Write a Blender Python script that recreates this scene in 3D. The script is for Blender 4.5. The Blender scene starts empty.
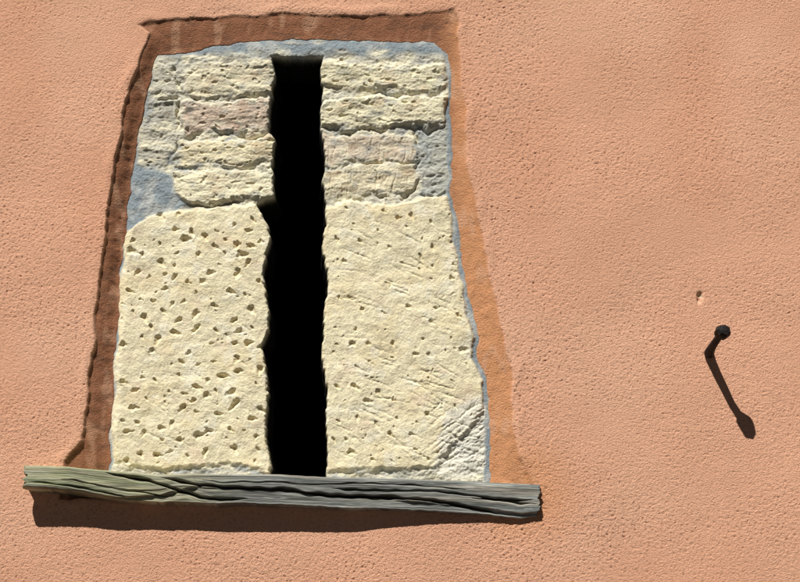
import bpy, math, numpy as np
from mathutils import Vector
rng=np.random.RandomState(7)
sc=bpy.context.scene
# ---------------- camera ----------------
CAM=np.array([0.0,-4.5,1.6]); TGT=np.array([0.0,0.0,3.0]); LENS=85.0
f=TGT-CAM; f/=np.linalg.norm(f); r=np.array([1.0,0,0]); u=np.cross(r,f)
K=800*LENS/36.0
cd=bpy.data.cameras.new("camera"); cam=bpy.data.objects.new("camera",cd); sc.collection.objects.link(cam)
cam.location=CAM; cam.rotation_euler=Vector(f).to_track_quat('-Z','Y').to_euler()
cd.lens=LENS; cd.sensor_width=36; cd.clip_end=500; sc.camera=cam
def P(px,py,y=0.0):
    d=f+r*((px-400)/K)+u*((291-py)/K)
    return CAM+d*((y-CAM[1])/d[1])
def proj(X,Y,Z):
    vx=X-CAM[0]; vy=Y-CAM[1]; vz=Z-CAM[2]
    dep=vx*f[0]+vy*f[1]+vz*f[2]
    return 400+vx/dep*K, 291-(vx*u[0]+vy*u[1]+vz*u[2])/dep*K
# ---------------- noise ----------------
def _h(ix,iy,seed):
    a=(ix.astype(np.int64)*374761393+iy.astype(np.int64)*668265263+seed*974634777)&0xFFFFFFFF
    a=((a^(a>>13))*1274126177)&0xFFFFFFFF
    a=((a^(a>>16))*2246822519)&0xFFFFFFFF
    return (a^(a>>15))&0xFFFF
def gn(x,y,seed=0):
    x0=np.floor(x); y0=np.floor(y); fx=x-x0; fy=y-y0
    ux=fx*fx*fx*(fx*(fx*6-15)+10); uy=fy*fy*fy*(fy*(fy*6-15)+10)
    def g(i,j):
        a=_h(x0+i,y0+j,seed)*(2*math.pi/65536)
        return np.cos(a)*(fx-i)+np.sin(a)*(fy-j)
    n0=g(0,0)*(1-ux)+g(1,0)*ux; n1=g(0,1)*(1-ux)+g(1,1)*ux
    return (n0*(1-uy)+n1*uy)*1.5
def fbm(x,y,o=4,seed=0):
    s=0;a=1.0
    for k in range(o):
        s=s+a*gn(x*2**k+k*17.3,y*2**k-k*9.1,seed+k); a*=.5
    return s
def sm(a,b,x):
    t=np.clip((x-a)/(b-a),0,1); return t*t*(3-2*t)
def sdf(poly,U,V):
    p=np.array(poly,float); n=len(p)
    d=np.full(U.shape,1e9); ins=np.zeros(U.shape,bool)
    for i in range(n):
        a=p[i]; b=p[(i+1)%n]; e=b-a
        wx=U-a[0]; wy=V-a[1]
        t=np.clip((wx*e[0]+wy*e[1])/(e@e),0,1)
        d=np.minimum(d,(wx-e[0]*t)**2+(wy-e[1]*t)**2)
        c=((a[1]>V)!=(b[1]>V))
        if abs(e[1])>1e-9: ins^= c&(U< e[0]*(V-a[1])/e[1]+a[0])
    d=np.sqrt(d); return np.where(ins,-d,d)
def mix(a,b,t):
    return a*(1-t[...,None])+np.asarray(b)*t[...,None]
# ---------------- outlines (drawn on the wall plane) ----------------
B=[(156,52),(170,51),(190,49),(215,43),(250,39),(300,37),(350,38),(400,40),(435,40),(447,52),(452,75),(450,110),(453,150),(450,190),(458,225),(461,262),(470,300),(480,335),(477,355),(488,378),(490,410),(491,445),(490,488),
   (104,486),(108,460),(106,430),(111,400),(112,350),(117,310),(117,270),(122,235),(124,215),(130,170),(134,140),(143,100),(150,70)]
A=[(136,26),(150,20),(165,18),(200,16),(230,15),(300,12),(360,14),(400,13),(425,10),(458,8),(463,22),(459,35),(463,60),(465,95),(467,130),(471,180),(481,220),(488,260),(493,290),(504,330),(512,370),(514,420),(519,450),(536,484),
   (536,500),(60,500),(62,462),(82,441),(86,400),(92,340),(97,290),(104,240),(110,190),(117,140),(127,90),(140,50),(148,34)]
SLOT=[(272,57),(300,59),(322,58),(321,75),(323,90),(320,110),(321,130),(325,150),(325,170),(321,180),(325,190),(325,210),(327,225),(323,235),(323,252),(327,270),(327,295),(324,310),(324,330),(322,350),(323,365),(327,385),(327,400),(326,420),(328,440),(326,490),
   (271,490),(270,455),(266,440),(266,420),(268,400),(268,385),(265,365),(262,345),(268,330),(269,310),(266,295),(263,275),(265,260),(270,240),(268,225),(262,214),(255,203),(262,200),(274,196),(272,168),(273,158),(276,140),(269,130),(270,105),(272,90),(276,78)]
# ---------------- mesh from grid ----------------
def grid_obj(name,xs,zs,Y,keep,col,mat):
    nx,nz=len(xs),len(zs)
    X,Z=np.meshgrid(xs,zs)
    co=np.stack([X,Y,Z],-1).reshape(-1,3).astype(np.float32)
    I=np.arange(nx*nz).reshape(nz,nx)
    q=np.stack([I[:-1,:-1],I[:-1,1:],I[1:,1:],I[1:,:-1]],-1)
    fk=keep[:-1,:-1]&keep[:-1,1:]&keep[1:,1:]&keep[1:,:-1]
    q=q[fk]
    used=np.zeros(nx*nz,bool); used[q.ravel()]=True
    rem=np.cumsum(used)-1
    co=co[used]; c=col.reshape(-1,3)[used]; q=rem[q].astype(np.int32)
    me=bpy.data.meshes.new(name)
    me.vertices.add(len(co)); me.vertices.foreach_set("co",co.ravel())
    me.loops.add(q.size); me.loops.foreach_set("vertex_index",q.ravel())
    me.polygons.add(len(q)); me.polygons.foreach_set("loop_start",np.arange(0,q.size,4,dtype=np.int32))
    me.update(calc_edges=True)
    me.polygons.foreach_set("use_smooth",np.ones(len(q),bool))
    at=me.color_attributes.new("Col",'FLOAT_COLOR','POINT')
    at.data.foreach_set("color",np.concatenate([c,np.ones((len(c),1))],1).astype(np.float32).ravel())
    me.materials.append(mat)
    ob=bpy.data.objects.new(name,me); sc.collection.objects.link(ob); return ob
# ---------------- materials ----------------
def mk(name,rough=.9,spec=.15):
    m=bpy.data.materials.new(name); m.use_nodes=True
    nt=m.node_tree; b=nt.nodes["Principled BSDF"]; b.inputs["Roughness"].default_value=rough
    b.inputs["Specular IOR Level"].default_value=spec
    return m,nt,b
def attr_mat(name,var,vscale,bumps,rough=.9,stretch=(1,1,1),spec=.12):
    m,nt,b=mk(name,rough,spec); N=nt.nodes; L=nt.links
    a=N.new("ShaderNodeAttribute"); a.attribute_name="Col"
    tc=N.new("ShaderNodeTexCoord"); mp=N.new("ShaderNodeMapping"); mp.inputs["Scale"].default_value=stretch
    L.new(tc.outputs["Object"],mp.inputs[0])
    cur=a.outputs["Color"]
    for s,v in zip(vscale,var):
        n=N.new("ShaderNodeTexNoise"); n.inputs["Scale"].default_value=s; n.inputs["Detail"].default_value=6; n.inputs["Roughness"].default_value=.6
        L.new(mp.outputs[0],n.inputs["Vector"])
        mr=N.new("ShaderNodeMapRange"); mr.inputs[1].default_value=.3; mr.inputs[2].default_value=.7
        mr.inputs[3].default_value=1-v; mr.inputs[4].default_value=1+v
        L.new(n.outputs["Fac"],mr.inputs[0])
        vm=N.new("ShaderNodeVectorMath"); vm.operation='SCALE'
        L.new(cur,vm.inputs[0]); L.new(mr.outputs[0],vm.inputs["Scale"]); cur=vm.outputs[0]
    L.new(cur,b.inputs["Base Color"])
    prev=None
    for s,d in bumps:
        n=N.new("ShaderNodeTexNoise"); n.inputs["Scale"].default_value=s; n.inputs["Detail"].default_value=4
        L.new(mp.outputs[0],n.inputs["Vector"])
        bp=N.new("ShaderNodeBump"); bp.inputs["Distance"].default_value=d; bp.inputs["Strength"].default_value=1
        L.new(n.outputs["Fac"],bp.inputs["Height"])
        if prev: L.new(prev,bp.inputs["Normal"])
        prev=bp.outputs[0]
    if prev: L.new(prev,b.inputs["Normal"])
    return m
M_st=attr_mat("stucco",(.05,.09),(3,170),((260,.0025),(520,.0011)))
M_in=attr_mat("stone_and_mortar",(.07,.12),(12,120),((200,.0020),(450,.0010)))
M_wd=attr_mat("weathered_wood",(.25,.45),(9,70),((70,.0022),(170,.0012)),.85,(.07,1,1.5))
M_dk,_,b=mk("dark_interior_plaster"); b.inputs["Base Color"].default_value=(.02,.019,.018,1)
# ---------------- stucco wall ----------------
a0=P(-20,291)[0]; a1=P(820,291)[0]; z0=P(400,605)[2]; z1=P(400,-22)[2]
def axis(lo,hi,LO,HI,s):
    mid=np.arange(lo,hi,s)
    def grow(L):
        o=[];d=s;t=0
        while t<L: d=min(d*1.12,.25); t+=d; o.append(t)
        o=np.array(o); return o*(L/o[-1])
    return np.concatenate([(lo-grow(lo-LO))[::-1],mid,mid[-1]+grow(HI-mid[-1])])
xs=axis(a0,a1,-6,6,.0018); zs=axis(z0,z1,0,6.2,.0018)
X,Z=np.meshgrid(xs,zs); U,V=proj(X,0*X,Z)
near=(U>-40)&(U<600)&(V>-60)&(V<640)
dA=np.full(X.shape,300.0); dB=np.full(X.shape,300.0)
def Bwarp(U,V): return U+1.5*gn(U/13,V/13,9)+.7*gn(U/5,V/5,10),V+1.3*gn(U/13,V/13,8)+.6*gn(U/5,V/5,7)
wu=(U+3*gn(U/30,V/30,3)+1.0*gn(U/9,V/9,4))[near]; wv=(V+2.2*gn(U/26,V/26,5)+1.0*gn(U/9,V/9,6))[near]
dA[near]=sdf(A,wu,wv); bu,bv=Bwarp(U[near],V[near]); dB[near]=sdf(B,bu,bv)
def recess(U,V):
    lo=.036+(.018-.036)*sm(110,480,U); hi=.022+(.013-.022)*sm(150,260,U)
    return hi+(lo-hi)*sm(40,150,V)
t=np.where(dA<0, np.where(dB>0, -dA/(np.maximum(dB,0)-dA+1e-6),1.0),0.0)
prof=.22*sm(0,.14,t)+.42*sm(0.1,1,t)+.36*t
dense=((X>a0-.02)&(X<a1+.02)&(Z>z0-.02)&(Z<z1+.02)).astype(float)
n1=gn(X/.0085,Z/.0080,11); n2=gn(X/.0050,Z/.0048,12); n3=gn(X/.021,Z/.021,13)
rough_amt=.8+.5*gn(X/.18,Z/.18,14)+.35*gn(X/.5,Z/.5,18)-.45*sm(690,780,U)*sm(140,20,V); rough_amt=np.clip(rough_amt,.2,1.25)
grain=.0005*n1+.00055*n2+.0003*n3
pit=sm(.40,.68,gn(X/.0066+5,Z/.0056,15))
band=sm(0,3,-dA)
h=dense*rough_amt*(grain-.0017*pit)*(1-.5*band)
h+=.0022*gn(X/.32,Z/.26,16)+.0006*gn(X/.09,Z/.09,17)+.006*gn(X/1.1,Z/1.3,19)
h+=band*(.0017*gn(U/18,V/34,21)+.0009*gn(U/7,V/11,22))*sm(0,6,dB)
h+=.0028*np.exp(-((dA-4)/5)**2)*(.5+gn(U/30,V/30,23))
h-=recess(U,V)*prof
h-=sm(0,4,-dB)*.03
ch=np.exp(-(((U-700)/2.8)**2+((V-297)/5.5)**2)**1.5); chn=ch*(1+.8*gn(U/4,V/4,31))
h-=.008*np.clip(chn,0,1)
base=np.array([.89,.48,.31])
col=np.ones(X.shape+(3,))*base
col=mix(col,(.91,.53,.355),sm(.0,.6,gn(X/.35,Z/.3,41))*.5)
col=mix(col,(.83,.41,.25),sm(.05,.7,gn(X/.22+7,Z/.4,42))*.4)
col=mix(col,(.48,.22,.13),pit*.6*dense*rough_amt)
col=mix(col,(.82,.39,.19),sm(60,0,dA)*sm(420,470,V)*sm(480,500,U)*.7)
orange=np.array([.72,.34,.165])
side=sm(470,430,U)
bc=mix(np.ones(X.shape+(3,))*orange,(.42,.185,.10),np.clip(side,0,1))  # left and top reveal painted browner, adding to the shade on those slopes
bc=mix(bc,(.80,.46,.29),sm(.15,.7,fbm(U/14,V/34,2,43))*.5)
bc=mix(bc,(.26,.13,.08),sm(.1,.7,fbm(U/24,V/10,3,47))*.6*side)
bc=mix(bc,(.24,.12,.07),sm(.22,.03,t)*side*sm(-.4,.2,gn(U/20,V/20,48))*.7)  # thin shadow line under the plaster lip, painted into the band colour
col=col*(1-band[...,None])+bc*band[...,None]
col=mix(col,(.75,.62,.42),np.clip(ch*1.5,0,1)*sm(-.2,.2,gn(U/3,V/3,44)))
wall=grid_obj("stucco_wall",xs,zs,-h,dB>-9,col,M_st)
# ---------------- rest of building (closed, unlit inside) ----------------
def box_shell(name,x0,x1,y0,y1,z0,z1,mat,parent):
    v=[(x0,y0,z0),(x1,y0,z0),(x1,y1,z0),(x0,y1,z0),(x0,y0,z1),(x1,y0,z1),(x1,y1,z1),(x0,y1,z1)]
    me=bpy.data.meshes.new(name); me.from_pydata(v,[],[(0,1,2,3),(4,5,6,7),(1,2,6,5),(2,3,7,6),(3,0,4,7)])
    me.materials.append(mat); o=bpy.data.objects.new(name,me); sc.collection.objects.link(o); o.parent=parent
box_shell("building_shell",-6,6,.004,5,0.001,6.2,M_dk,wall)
# ---------------- stone infill ----------------
s=.0013
xs=np.arange(P(90,470)[0],P(505,470)[0],s); zs=np.arange(P(300,495)[2],P(300,20)[2],s)
X,Z=np.meshgrid(xs,zs); U,V=proj(X,0*X+.02,Z); U0,V0=proj(X,0*X,Z)
h=-recess(U0,V0)
cem=.0045*fbm(U/22,V/13,4,51)+.0012*gn(U/3,V/3,52)
H=cem+.0015
mort=np.array([.66,.62,.50]); col=np.ones(X.shape+(3,))*mort
col=mix(col,(.38,.40,.39),sm(-.1,.7,fbm(U/40,V/30,3,53))*.85)
col=mix(col,(.86,.79,.58),sm(-.05,.5,fbm(U/22,V/12,3,54))*.85)
wu=U+8*gn(U/26,V/20,55)+3.0*gn(U/9,V/9,56)+.9*gn(U/3,V/3,156); wv=V+5*gn(U/28,V/16,57)+2.4*gn(U/8,V/7,58)+.9*gn(U/3,V/3,158)
cream=(.93,.83,.57)
bricks=[(184,276,64,96,.006,(.83,.75,.54)),(150,176,66,90,.002,(.66,.62,.50)),
 (182,272,102,131,.006,(.72,.58,.45)),(150,174,104,126,.000,(.54,.51,.42)),
 (178,279,138,163,.009,(.88,.78,.53)),(138,170,150,164,.001,(.57,.54,.44)),
 (172,277,169,199,.010,(.91,.83,.59)),
 (318,450,66,91,.008,(.91,.83,.58)),(318,449,99,127,.011,(.93,.85,.60)),
 (318,415,134,162,.005,(.74,.63,.48)),(318,417,167,195,.006,(.80,.71,.50)),
 (424,444,138,158,.002,(.60,.56,.44)),(426,446,170,188,.000,(.56,.53,.44))]
for k,(x0,x1,y0,y1,bh,bc) in enumerate(bricks):
    cx,cy,hx,hy=(x0+x1)/2,(y0+y1)/2,(x1-x0)/2,(y1-y0)/2; rr=5
    qx=np.abs(wu-cx)-hx+rr; qy=np.abs(wv-cy-.03*(U-cx)*(1 if k%2 else -1))-hy+rr
    d=np.hypot(np.maximum(qx,0),np.maximum(qy,0))+np.minimum(np.maximum(qx,qy),0)-rr
    m=sm(2.5,-3.0,d)
    face=bh+.0032*fbm(U/26,V/12,4,60+k)+.00014*(cy-V)*(1 if k%3 else -.3)+.0006*gn(U/2.4,V/2.4,160+k)
    if k in(9,10): face=face-.0018*sm(.1,.6,gn(U/3.2+1.5*gn(U/20,V/20,77),V/16,80+k))
    else: face=face-.0035*sm(.4,.75,fbm(U/11,V/6,2,90+k))
    H=H*(1-m)+face*m
    mc=sm(2.5,-5,d+3.5*gn(U/7,V/6,140+k))
    cc=mix(np.ones(X.shape+(3,))*np.array(bc),np.array(bc)*np.array([.76,.68,.64]),sm(0,.8,fbm(U/25,V/14,3,100+k))*.8)
    cc=mix(cc,(.93,.85,.62),sm(.15,.7,fbm(U/14,V/9,3,120+k))*.7)
    cc=mix(cc,(.48,.47,.42),sm(.2,.8,fbm(U/18,V/10,3,130+k))*.65)
    col=col*(1-mc[...,None])+cc*mc[...,None]
for k,(pts) in enumerate([[(140,97),(180,99),(230,97),(274,99)],[(176,134),(220,133),(272,134)],[(132,168),(175,166),(230,166),(272,168)],[(325,94),(380,95),(450,97)],[(325,130),(380,131),(452,128)],[(325,164),(380,165),(418,164)],[(176,66),(178,100),(176,134),(172,168),(168,200)],[(417,132),(419,165),(416,196)],[(135,205),(180,202),(230,201),(262,202)],[(327,199),(380,199),(450,193)]]):
    p=np.array(pts,float); dd=np.full(X.shape,1e9)
    for a,b_ in zip(p[:-1],p[1:]):
        e=b_-a; wx=wu-a[0]; wy=wv-a[1]; tt=np.clip((wx*e[0]+wy*e[1])/(e@e),0,1)
        dd=np.minimum(dd,np.hypot(wx-e[0]*tt,wy-e[1]*tt))
    H-=.010*np.exp(-(dd/1.6)**2)*sm(-.2,.3,gn(U/20,V/20,150+k))
# big stones
SL=[(96,232),(122,224),(150,214),(180,208),(215,205),(250,203),(300,200),(300,466),(290,480),(230,464),(150,470),(112,462)]
SR=[(300,203),(330,205),(345,200),(375,203),(400,204),(420,197),(440,195),(453,196),(458,222),(460,262),(468,302),(477,335),(475,355),(484,380),(486,410),(470,430),(448,452),(440,468),(400,470),(330,472),(300,476)]
for k,pl in enumerate((SL,SR)):
    d=sdf(pl,U+2.5*gn(U/14,V/14,70+k)+1.2*gn(U/5,V/5,72+k),V+2.5*gn(U/14,V/14,74+k)+1.2*gn(U/5,V/5,76+k))
    m=sm(1,-4,d)
    face=.009+.0030*gn(U/60,V/60,78+k)+.0018*fbm(U/26,V/20,2,180+k)+.0009*gn(U/8,V/7,185)+.0005*gn(U/4,V/4,182)+.0003*gn(U/2.2,V/2.2,183)
    H=H*(1-m)+face*m
    cc=mix(np.ones(X.shape+(3,))*np.array(cream),(.85,.72,.46),sm(-.1,.7,fbm(U/45,V/38,4,84+k))*.8)
    cc=mix(cc,(.96,.89,.69),sm(.1,.7,fbm(U/20+9,V/20,3,86+k))*.7)
    cc=mix(cc,(.80,.63,.46),sm(.3,.9,fbm(U/30+3,V/26,3,186+k))*.5)
    cc=mix(cc,(.62,.54,.38),sm(.35,.7,fbm(U/9,V/8,3,286+k))*.35)
    col=col*(1-m[...,None])+cc*m[...,None]
# pick marks
def stamp(px,py,ang,L,W,D,kind,wp=1.1):
    p=P(px,py,.02); R=(L+W+2)*.0034
    i0=max(0,int((p[0]-R-xs[0])/s)); i1=int((p[0]+R-xs[0])/s)+1
    j0=max(0,int((p[2]-R-zs[0])/s)); j1=int((p[2]+R-zs[0])/s)+1
    if i0>=len(xs) or j0>=len(zs) or i1<2 or j1<2: return
    uu=U[j0:j1,i0:i1]; vv=V[j0:j1,i0:i1]
    u_=uu-px+wp*gn(uu/3.5,vv/3.5,int(px)); v_=vv-py+wp*gn(uu/3.5,vv/3.5,int(py)+9)
    a=u_*math.cos(ang)+v_*math.sin(ang); b_=-u_*math.sin(ang)+v_*math.cos(ang)
    if kind==0:
        aa=np.where(a<0,a/(L*.35),a/L)
        rr=np.sqrt(aa**2+(b_/(W*(1.05-.35*np.clip(a/L,0,1))))**2)
        g=np.clip(1-rr,0,1)**.75
        rim=np.exp(-((a+L*.1)/(L*1.2))**2-(b_/(W*1.9))**2)*.06
        H[j0:j1,i0:i1]+= -D*g+D*rim
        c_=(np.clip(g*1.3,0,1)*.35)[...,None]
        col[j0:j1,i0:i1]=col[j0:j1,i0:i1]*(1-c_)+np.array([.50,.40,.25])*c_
    else:
        g=np.clip(1-np.abs(a)/L,0,1)**.5*np.exp(-(b_/W)**2)
        H[j0:j1,i0:i1]-=D*g
def scatter(x0,x1,y0,y1,n,md,ok):
    pts=[];k=0
    while len(pts)<n and k<n*60:
        k+=1; p=(rng.uniform(x0,x1),rng.uniform(y0,y1))
        if not ok(*p): continue
        if all((p[0]-q[0])**2+(p[1]-q[1])**2>md*md for q in pts): pts.append(p)
    return pts
def size(): return rng.choice([.55,.8,1.05,1.35],p=[.3,.3,.27,.13])
for (x,y) in scatter(120,262,212,462,125,11,lambda x,y:True):
    z_=size(); stamp(x,y,rng.uniform(-.2,1.3) if rng.rand()<.72 else rng.uniform(1.8,2.9),rng.uniform(6,9.5)*z_,rng.uniform(2.4,3.6)*z_,rng.uniform(.008,.012)*z_**.6,0)
for (x,y) in scatter(332,474,207,462,75,12,lambda x,y:x<452+(y-210)*.11):
    z_=size()*.85; stamp(x,y,rng.uniform(-.1,1.4),rng.uniform(5,9)*z_,rng.uniform(1.9,3.2)*z_,rng.uniform(.006,.010)*z_**.6,0)
for k in range(150):
    x,y=rng.uniform(115,480),rng.uniform(210,465)
    if 255<x<332: continue
    stamp(x,y,rng.uniform(0,3),rng.uniform(2,3.5),rng.uniform(1,1.8),rng.uniform(.002,.004),0)
for k in range(80):
    x,y=rng.uniform(345,470),rng.uniform(225,460)
    stamp(x,y,rng.normal(.38,.16),rng.uniform(6,18),rng.uniform(.8,1.2),rng.uniform(.001,.0026),1)
for k in range(20):
    x,y=rng.uniform(135,255),rng.uniform(230,455)
    stamp(x,y,rng.normal(.7,.3),rng.uniform(7,16),1.1,rng.uniform(.001,.0022),1)
for k in range(40):
    stamp(rng.uniform(432,488),rng.uniform(405,466),rng.normal(-.62,.1),rng.uniform(8,20),1.0,rng.uniform(.0012,.0025),1)
for k in range(50):
    x,y=rng.uniform(140,450),rng.uniform(48,198)
    if 262<x<330: continue
    z_=size(); stamp(x,y,rng.uniform(-.3,1.2),rng.uniform(3,8)*z_,rng.uniform(1.5,3)*z_,rng.uniform(.003,.009),0)
# cement fillet round the edge
bu,bv=Bwarp(U0,V0); dbr=sdf(B,bu,bv)
db=dbr+2*gn(U/14,V/14,201)
wdt=1.5+4.0*gn(U/40,V/40,203)+4.5*sm(430,455,U)
cm=sm(1,-2.5,-db-wdt)
topb=sm(62,49,V+5*gn(U/16,V/9,205))*sm(-.6,.0,gn(U/26,V/8,225)+.3); cm=np.maximum(cm,topb)
pl=sdf([(124,232),(120,195),(132,160),(150,166),(172,172),(176,192),(190,204),(150,214)],U+2*gn(U/9,V/9,206),V+2*gn(U/9,V/9,207))
cm=np.maximum(cm,sm(2,-3,pl))
pl2=sdf([(420,128),(456,120),(456,192),(420,196)],U+5*gn(U/9,V/9,216),V+5*gn(U/9,V/9,217))
pr=sdf([(446,412),(494,390),(494,475),(430,475)],U+4*gn(U/12,V/12,208),V)
cp=sm(3,-3,pr)
H=H*(1-cm)+(.002+.0022*fbm(U/14,V/14,4,209)+.0006*gn(U/2.5,V/2.5,219))*cm
cemc=mix(np.ones(X.shape+(3,))*np.array([.31,.36,.39]),(.50,.52,.50),sm(-.2,.6,fbm(U/20,V/20,3,210)))
col=mix(col,(.44,.46,.43),sm(4,-4,pl2)*.6)
col=col*(1-cm[...,None])+cemc*cm[...,None]
col=mix(col,(.84,.80,.69),cp*.7*(1-cm))
ed=sm(-2,9,-dbr); H=H*ed-.004*sm(2,-4,-dbr)
# slot
ds=sdf(SLOT,U+1.4*gn(U/9,V/9,211)+.7*gn(U/4,V/4,212),V+1.2*gn(U/9,V/9,213)+.5*gn(U/4,V/4,214))
H-=.005*sm(2.5,0,ds)**2
edge=sm(.3,-3.5,ds)
h=h+H-.14*edge
col=mix(col,(.02,.019,.018),sm(.3,-1,ds))  # darkness of the opening painted into the jamb and lintel colour
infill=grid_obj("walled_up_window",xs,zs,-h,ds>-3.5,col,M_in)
# ---------------- wooden sill ----------------
xt=[22,60,120,160,200,270,330,400,470,540]; yt=[464,466,471,474,473,474,476,478,481,484]
xb=[22,50,80,110,130,180,240,300,350,420,480,520,540]; yb=[487,489,492,498,501,502,503,505,508,510,514,518,516]
nu=1100; ua=np.linspace(25,538.5,nu)
YFa=-np.interp(ua,[25,130,240,350,420,490,540],[.056,.044,.043,.035,.026,.016,.013])
R=np.array([(P(a,480,y)[0],P(a,np.interp(a,xt,yt),y)[2],P(a,np.interp(a,xb,yb),y)[2]) for a,y in zip(ua,YFa)])
xx=R[:,0]; zt=R[:,1]; zb=R[:,2]
zt=zt+.002*gn(xx/.12,xx*0,301)+.0008*gn(xx/.03,xx*0,302); zb=zb+.003*gn(xx/.1,xx*0,303)+.0010*gn(xx/.02,xx*0,304)
nt_,nf,nb=16,100,16
q=np.concatenate([np.linspace(0,1,nt_,endpoint=False),1+np.linspace(0,1,nf,endpoint=False),2+np.linspace(0,1,nb)])
Xg=np.repeat(xx[:,None],len(q),1); Q=np.repeat(q[None],nu,0); YF=YFa[:,None]
ZT=zt[:,None]; ZB=zb[:,None]; YB=.07
sF=np.clip(Q-1,0,1); zz=ZT-sF*(ZT-ZB); rc=.010
ztop=np.clip((ZT-zz)/rc,0,1); zbot=np.clip((zz-ZB)/rc,0,1)
yy=YF+rc*(1-np.sqrt(np.clip(1-(1-ztop)**2,0,1)))*.8+rc*(1-np.sqrt(np.clip(1-(1-zbot)**2,0,1)))*.6
ytj=YF+rc*.8; ybj=YF+rc*.6
yy=np.where(Q<1,YB+(ytj-YB)*Q,yy); yy=np.where(Q>=2,ybj+(YB-ybj)*(Q-2),yy); zz=np.where(Q>=2,ZB,zz)
S=sF*.075
x190=P(188,480)[0]
kn=np.exp(-((Xg-x190)/.05)**2)
wav=S+.008*gn(Xg/.35,S/.05,311)+.001*gn(Xg/.1,S/.02,312)+.014*kn*np.sin((S-.02)*50)
g0=gn(Xg/.6,wav/.02,319); g1=gn(Xg/.35,wav/.0065,313); g2=gn(Xg/.16,wav/.0022,314); g3=gn(Xg/.5,wav/.016,315)
g4=gn(Xg/.03,S/.004,316); g5=gn(Xg/.12,wav/.0011,318)
dis=.0003*g1+.0004*g2+.0013*g3+.0002*g4-.0020*sm(.44,.6,g1)*sm(.1,.4,gn(Xg/.15,S/.03,317))
def crk(pts,w,D):
    cx=[P(p[0],480,-.035)[0] for p in pts]; sd=int(pts[0][0])
    c=np.interp(Xg,cx,[p[1] for p in pts])+.03*gn(Xg/.04,Xg*0,sd+5)+.07*gn(Xg/.16,Xg*0,sd)
    m=(Xg>cx[0])&(Xg<cx[-1]); fade=np.clip(np.minimum(Xg-cx[0],cx[-1]-Xg)/.04,0,1)
    ww=w*(.3+.7*fade)*(1+.8*gn(Xg/.05,Xg*0,sd+8))
    e=np.exp(-((sF-c)/ww)**2)*m*fade
    return D*e,e
tot=0
for pts,w,D in [([(105,.1),(150,.3),(178,.62),(200,.80),(250,.85)],.045,.014),([(160,.12),(200,.42),(260,.5),(330,.62),(420,.66),(500,.9)],.035,.014),
   ([(60,.55),(140,.7),(175,.8)],.02,.006),([(200,.25),(300,.3),(380,.2),(470,.3)],.016,.005),
   ([(330,.4),(420,.42),(535,.5)],.026,.010),([(30,.78),(90,.8),(130,.92)],.03,.007),([(470,.55),(538,.62)],.03,.010)]:
    dd,e=crk(pts,w,D); dis=dis-dd; tot=np.maximum(tot,e)
split=np.interp(Xg,[P(a,480)[0] for a in (25,110,165,200,330,500,540)],[1.2,1.0,.75,.45,.6,.85,.9])
dis+= .007*sm(.04,-.04,sF-split)-.0035
yy=yy-dis*np.where((Q>=1)&(Q<2),1,0)*sm(0,.08,sF)*sm(0,.08,1-sF)
zz=zz+np.where(Q<1,.0012*g1,0)
eL=.009*gn(S/.014+3,yy/.03,320)+.004*gn(S/.004,yy/.01,321)
tE=np.clip((Xg-xx[0])/.03,0,1); tR=np.clip((xx[-1]-Xg)/.03,0,1)
Xg2=Xg+eL*(1-tE)-eL*(1-tR)
left=sm(P(270,480)[0],P(130,480)[0],Xg)
c0=mix(np.ones(Xg.shape+(3,))*np.array([.29,.30,.28]),(.50,.47,.29),left)
cl=mix(c0,(.58,.58,.51),sm(.0,.55,g2)*.6)
cl=mix(cl,(.72,.67,.42),sm(.0,.5,g0)*left*.6)
cl=mix(cl,(.32,.37,.20),sm(.0,.5,-g0)*left*.6)
cl=mix(cl,(.46,.39,.30),sm(.1,.6,g0)*(1-left)*.5)
cl=mix(cl,(.12,.12,.105),sm(.1,.5,-g1)*.45)
cl=mix(cl,(.10,.12,.125),sm(.0,.6,-g3)*.55*(1-left))
cl=mix(cl,(.12,.115,.10),sm(.15,.5,-g2)*.45)
cl=mix(cl,(.72,.72,.66),sm(.3,.6,g5)*sm(-.3,.3,g4)*.5)
cl=mix(cl,(.06,.06,.055),sm(.25,.5,-g5)*.5)
cl=mix(cl,(.015,.013,.011),np.clip(tot*1.1,0,1)*.85)
nv=len(q)
co=np.stack([Xg2,yy,zz],-1).reshape(-1,3)
I=np.arange(nu*nv).reshape(nu,nv)
qd=np.stack([I[:-1,:-1],I[:-1,1:],I[1:,1:],I[1:,:-1]],-1).reshape(-1,4)
faces=qd.tolist(); faces+=np.stack([I[:-1,-1],I[:-1,0],I[1:,0],I[1:,-1]],-1).tolist()
co=co.tolist(); cc=cl.reshape(-1,3).tolist()
for ring,rev in((I[0],0),(I[-1],1)):
    cpt=np.mean([co[k] for k in ring],0); co.append(cpt.tolist()); cc.append([.12,.11,.09]); c=len(co)-1
    for k in range(nv):
        a,b_=int(ring[k]),int(ring[(k+1)%nv]); faces.append([c,b_,a] if not rev else [c,a,b_])
me=bpy.data.meshes.new("wooden_sill"); me.from_pydata(co,[],faces)
at=me.color_attributes.new("Col",'FLOAT_COLOR','POINT')
at.data.foreach_set("color",np.concatenate([np.array(cc),np.ones((len(cc),1))],1).astype(np.float32).ravel())
me.polygons.foreach_set("use_smooth",np.ones(len(faces),bool)); me.materials.append(M_wd); me.update()
import bmesh
bm=bmesh.new(); bm.from_mesh(me); bmesh.ops.recalc_face_normals(bm,faces=bm.faces); bm.to_mesh(me); bm.free()
sill=bpy.data.objects.new("wooden_sill",me); sc.collection.objects.link(sill)
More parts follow.
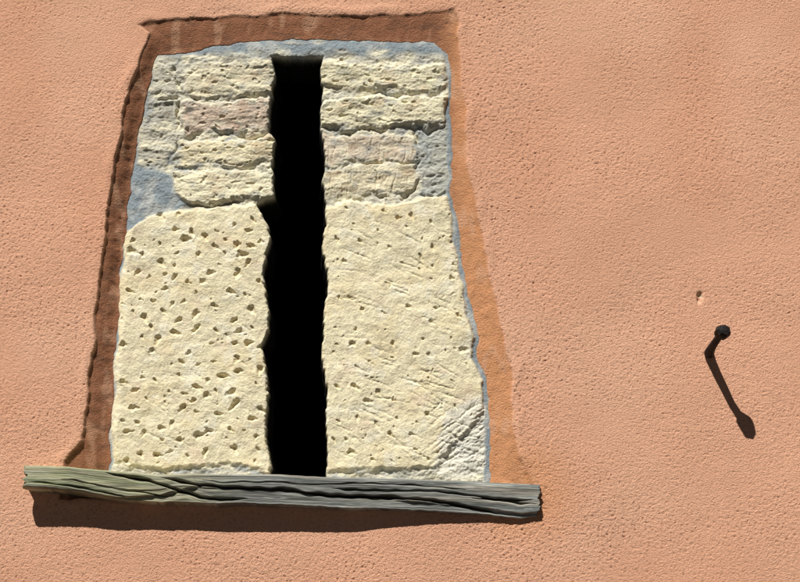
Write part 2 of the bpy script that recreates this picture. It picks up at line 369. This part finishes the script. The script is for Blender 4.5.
# ---------------- iron ----------------
M_ir,nt,b=mk("rusty_black_iron",.7,.3); n=nt.nodes.new("ShaderNodeTexNoise"); n.inputs["Scale"].default_value=120
cr=nt.nodes.new("ShaderNodeValToRGB"); cr.color_ramp.elements[0].position=.4; cr.color_ramp.elements[0].color=(.006,.006,.007,1); cr.color_ramp.elements[1].position=.75; cr.color_ramp.elements[1].color=(.035,.02,.014,1)
tc=nt.nodes.new("ShaderNodeTexCoord"); nt.links.new(tc.outputs["Object"],n.inputs["Vector"])
nt.links.new(n.outputs["Fac"],cr.inputs[0]); nt.links.new(cr.outputs[0],b.inputs["Base Color"])
bp=nt.nodes.new("ShaderNodeBump"); bp.inputs["Distance"].default_value=.002; nt.links.new(n.outputs["Fac"],bp.inputs["Height"]); nt.links.new(bp.outputs[0],b.inputs["Normal"])
def tube(name,pts,rad,mat,seg=14,jit=0,flat=1.0):
    pts=[Vector(p) for p in pts]; vs=[];fs=[]
    ref=Vector((0,0,1))
    for i,p in enumerate(pts):
        t_=(pts[min(i+1,len(pts)-1)]-pts[max(i-1,0)]).normalized()
        a=t_.cross(ref).normalized(); c=a.cross(t_).normalized()
        for k in range(seg):
            an=2*math.pi*k/seg; rr=rad[i]*(1+jit*rng.uniform(-1,1))
            vs.append(p+a*math.cos(an)*rr+c*math.sin(an)*rr*flat)
    n=len(pts)
    for i in range(n-1):
        for k in range(seg):
            fs.append((i*seg+k,i*seg+(k+1)%seg,(i+1)*seg+(k+1)%seg,(i+1)*seg+k))
    fs.append(tuple(range(seg))[::-1]); fs.append(tuple((n-1)*seg+k for k in range(seg)))
    me=bpy.data.meshes.new(name); me.from_pydata([tuple(v) for v in vs],[],fs); me.materials.append(mat)
    for p in me.polygons: p.use_smooth=True
    o=bpy.data.objects.new(name,me); sc.collection.objects.link(o); return o
e=bpy.data.objects.new("iron_shutter_hook",None); sc.collection.objects.link(e)
p0=P(710,356,.03); p1=P(709,353,-.010); p2=P(711,349,-.035); p3=P(716,341,-.085); tip=P(722.5,332,-.125)
def lerp(a,b,t): return a+(b-a)*t
body=[p0,lerp(p0,p1,.6),p1,lerp(p1,p2,.5),p2,lerp(p2,p3,.5),p3,lerp(p3,tip,.5),tip]
o=tube("rod",body,[.012,.012,.012,.0115,.0105,.0098,.0092,.0092,.0095],M_ir,14,.06); o.parent=e
dv=(tip-p3)/np.linalg.norm(tip-p3)
hd=[tip-dv*.018,tip-dv*.013,tip-dv*.004,tip+dv*.006,tip+dv*.013,tip+dv*.015]
o=tube("hammered_head",hd,[.010,.0165,.0195,.0185,.0155,.007],M_ir,7,.09,.9); o.parent=e
for p in o.data.polygons: p.use_smooth=False
# ---------------- ground ----------------
M_g,nt,b=mk("asphalt"); n=nt.nodes.new("ShaderNodeTexNoise"); n.inputs["Scale"].default_value=40
cr=nt.nodes.new("ShaderNodeValToRGB"); cr.color_ramp.elements[0].color=(.03,.03,.03,1); cr.color_ramp.elements[1].color=(.06,.058,.055,1)
nt.links.new(n.outputs["Fac"],cr.inputs[0]); nt.links.new(cr.outputs[0],b.inputs["Base Color"])
me=bpy.data.meshes.new("ground"); G=300; me.from_pydata([(-G,-G,0),(G,-G,0),(G,G,0),(-G,G,0)],[],[(0,1,2,3)]); me.materials.append(M_g)
sc.collection.objects.link(bpy.data.objects.new("ground",me))
# ---------------- light ----------------
d=Vector((.54,1,-1.6)).normalized()
sl=bpy.data.lights.new("sun",'SUN'); sl.energy=5; sl.angle=math.radians(.5); sl.color=(1,.98,.93)
so=bpy.data.objects.new("sun",sl); sc.collection.objects.link(so); so.rotation_euler=d.to_track_quat('-Z','Y').to_euler(); so.location=(-3,-6,9)
w=bpy.data.worlds.new("World"); sc.world=w; w.use_nodes=True
nt=w.node_tree; sk=nt.nodes.new("ShaderNodeTexSky"); sk.sky_type='NISHITA'; sk.sun_disc=False
sk.sun_elevation=math.asin(-d.z); sk.sun_rotation=math.atan2(-d.x,-d.y)%(2*math.pi)
nt.links.new(sk.outputs[0],nt.nodes["Background"].inputs[0]); nt.nodes["Background"].inputs[1].default_value=.007
sc.view_settings.view_transform='Standard'; sc.view_settings.look='None'; sc.view_settings.exposure=0
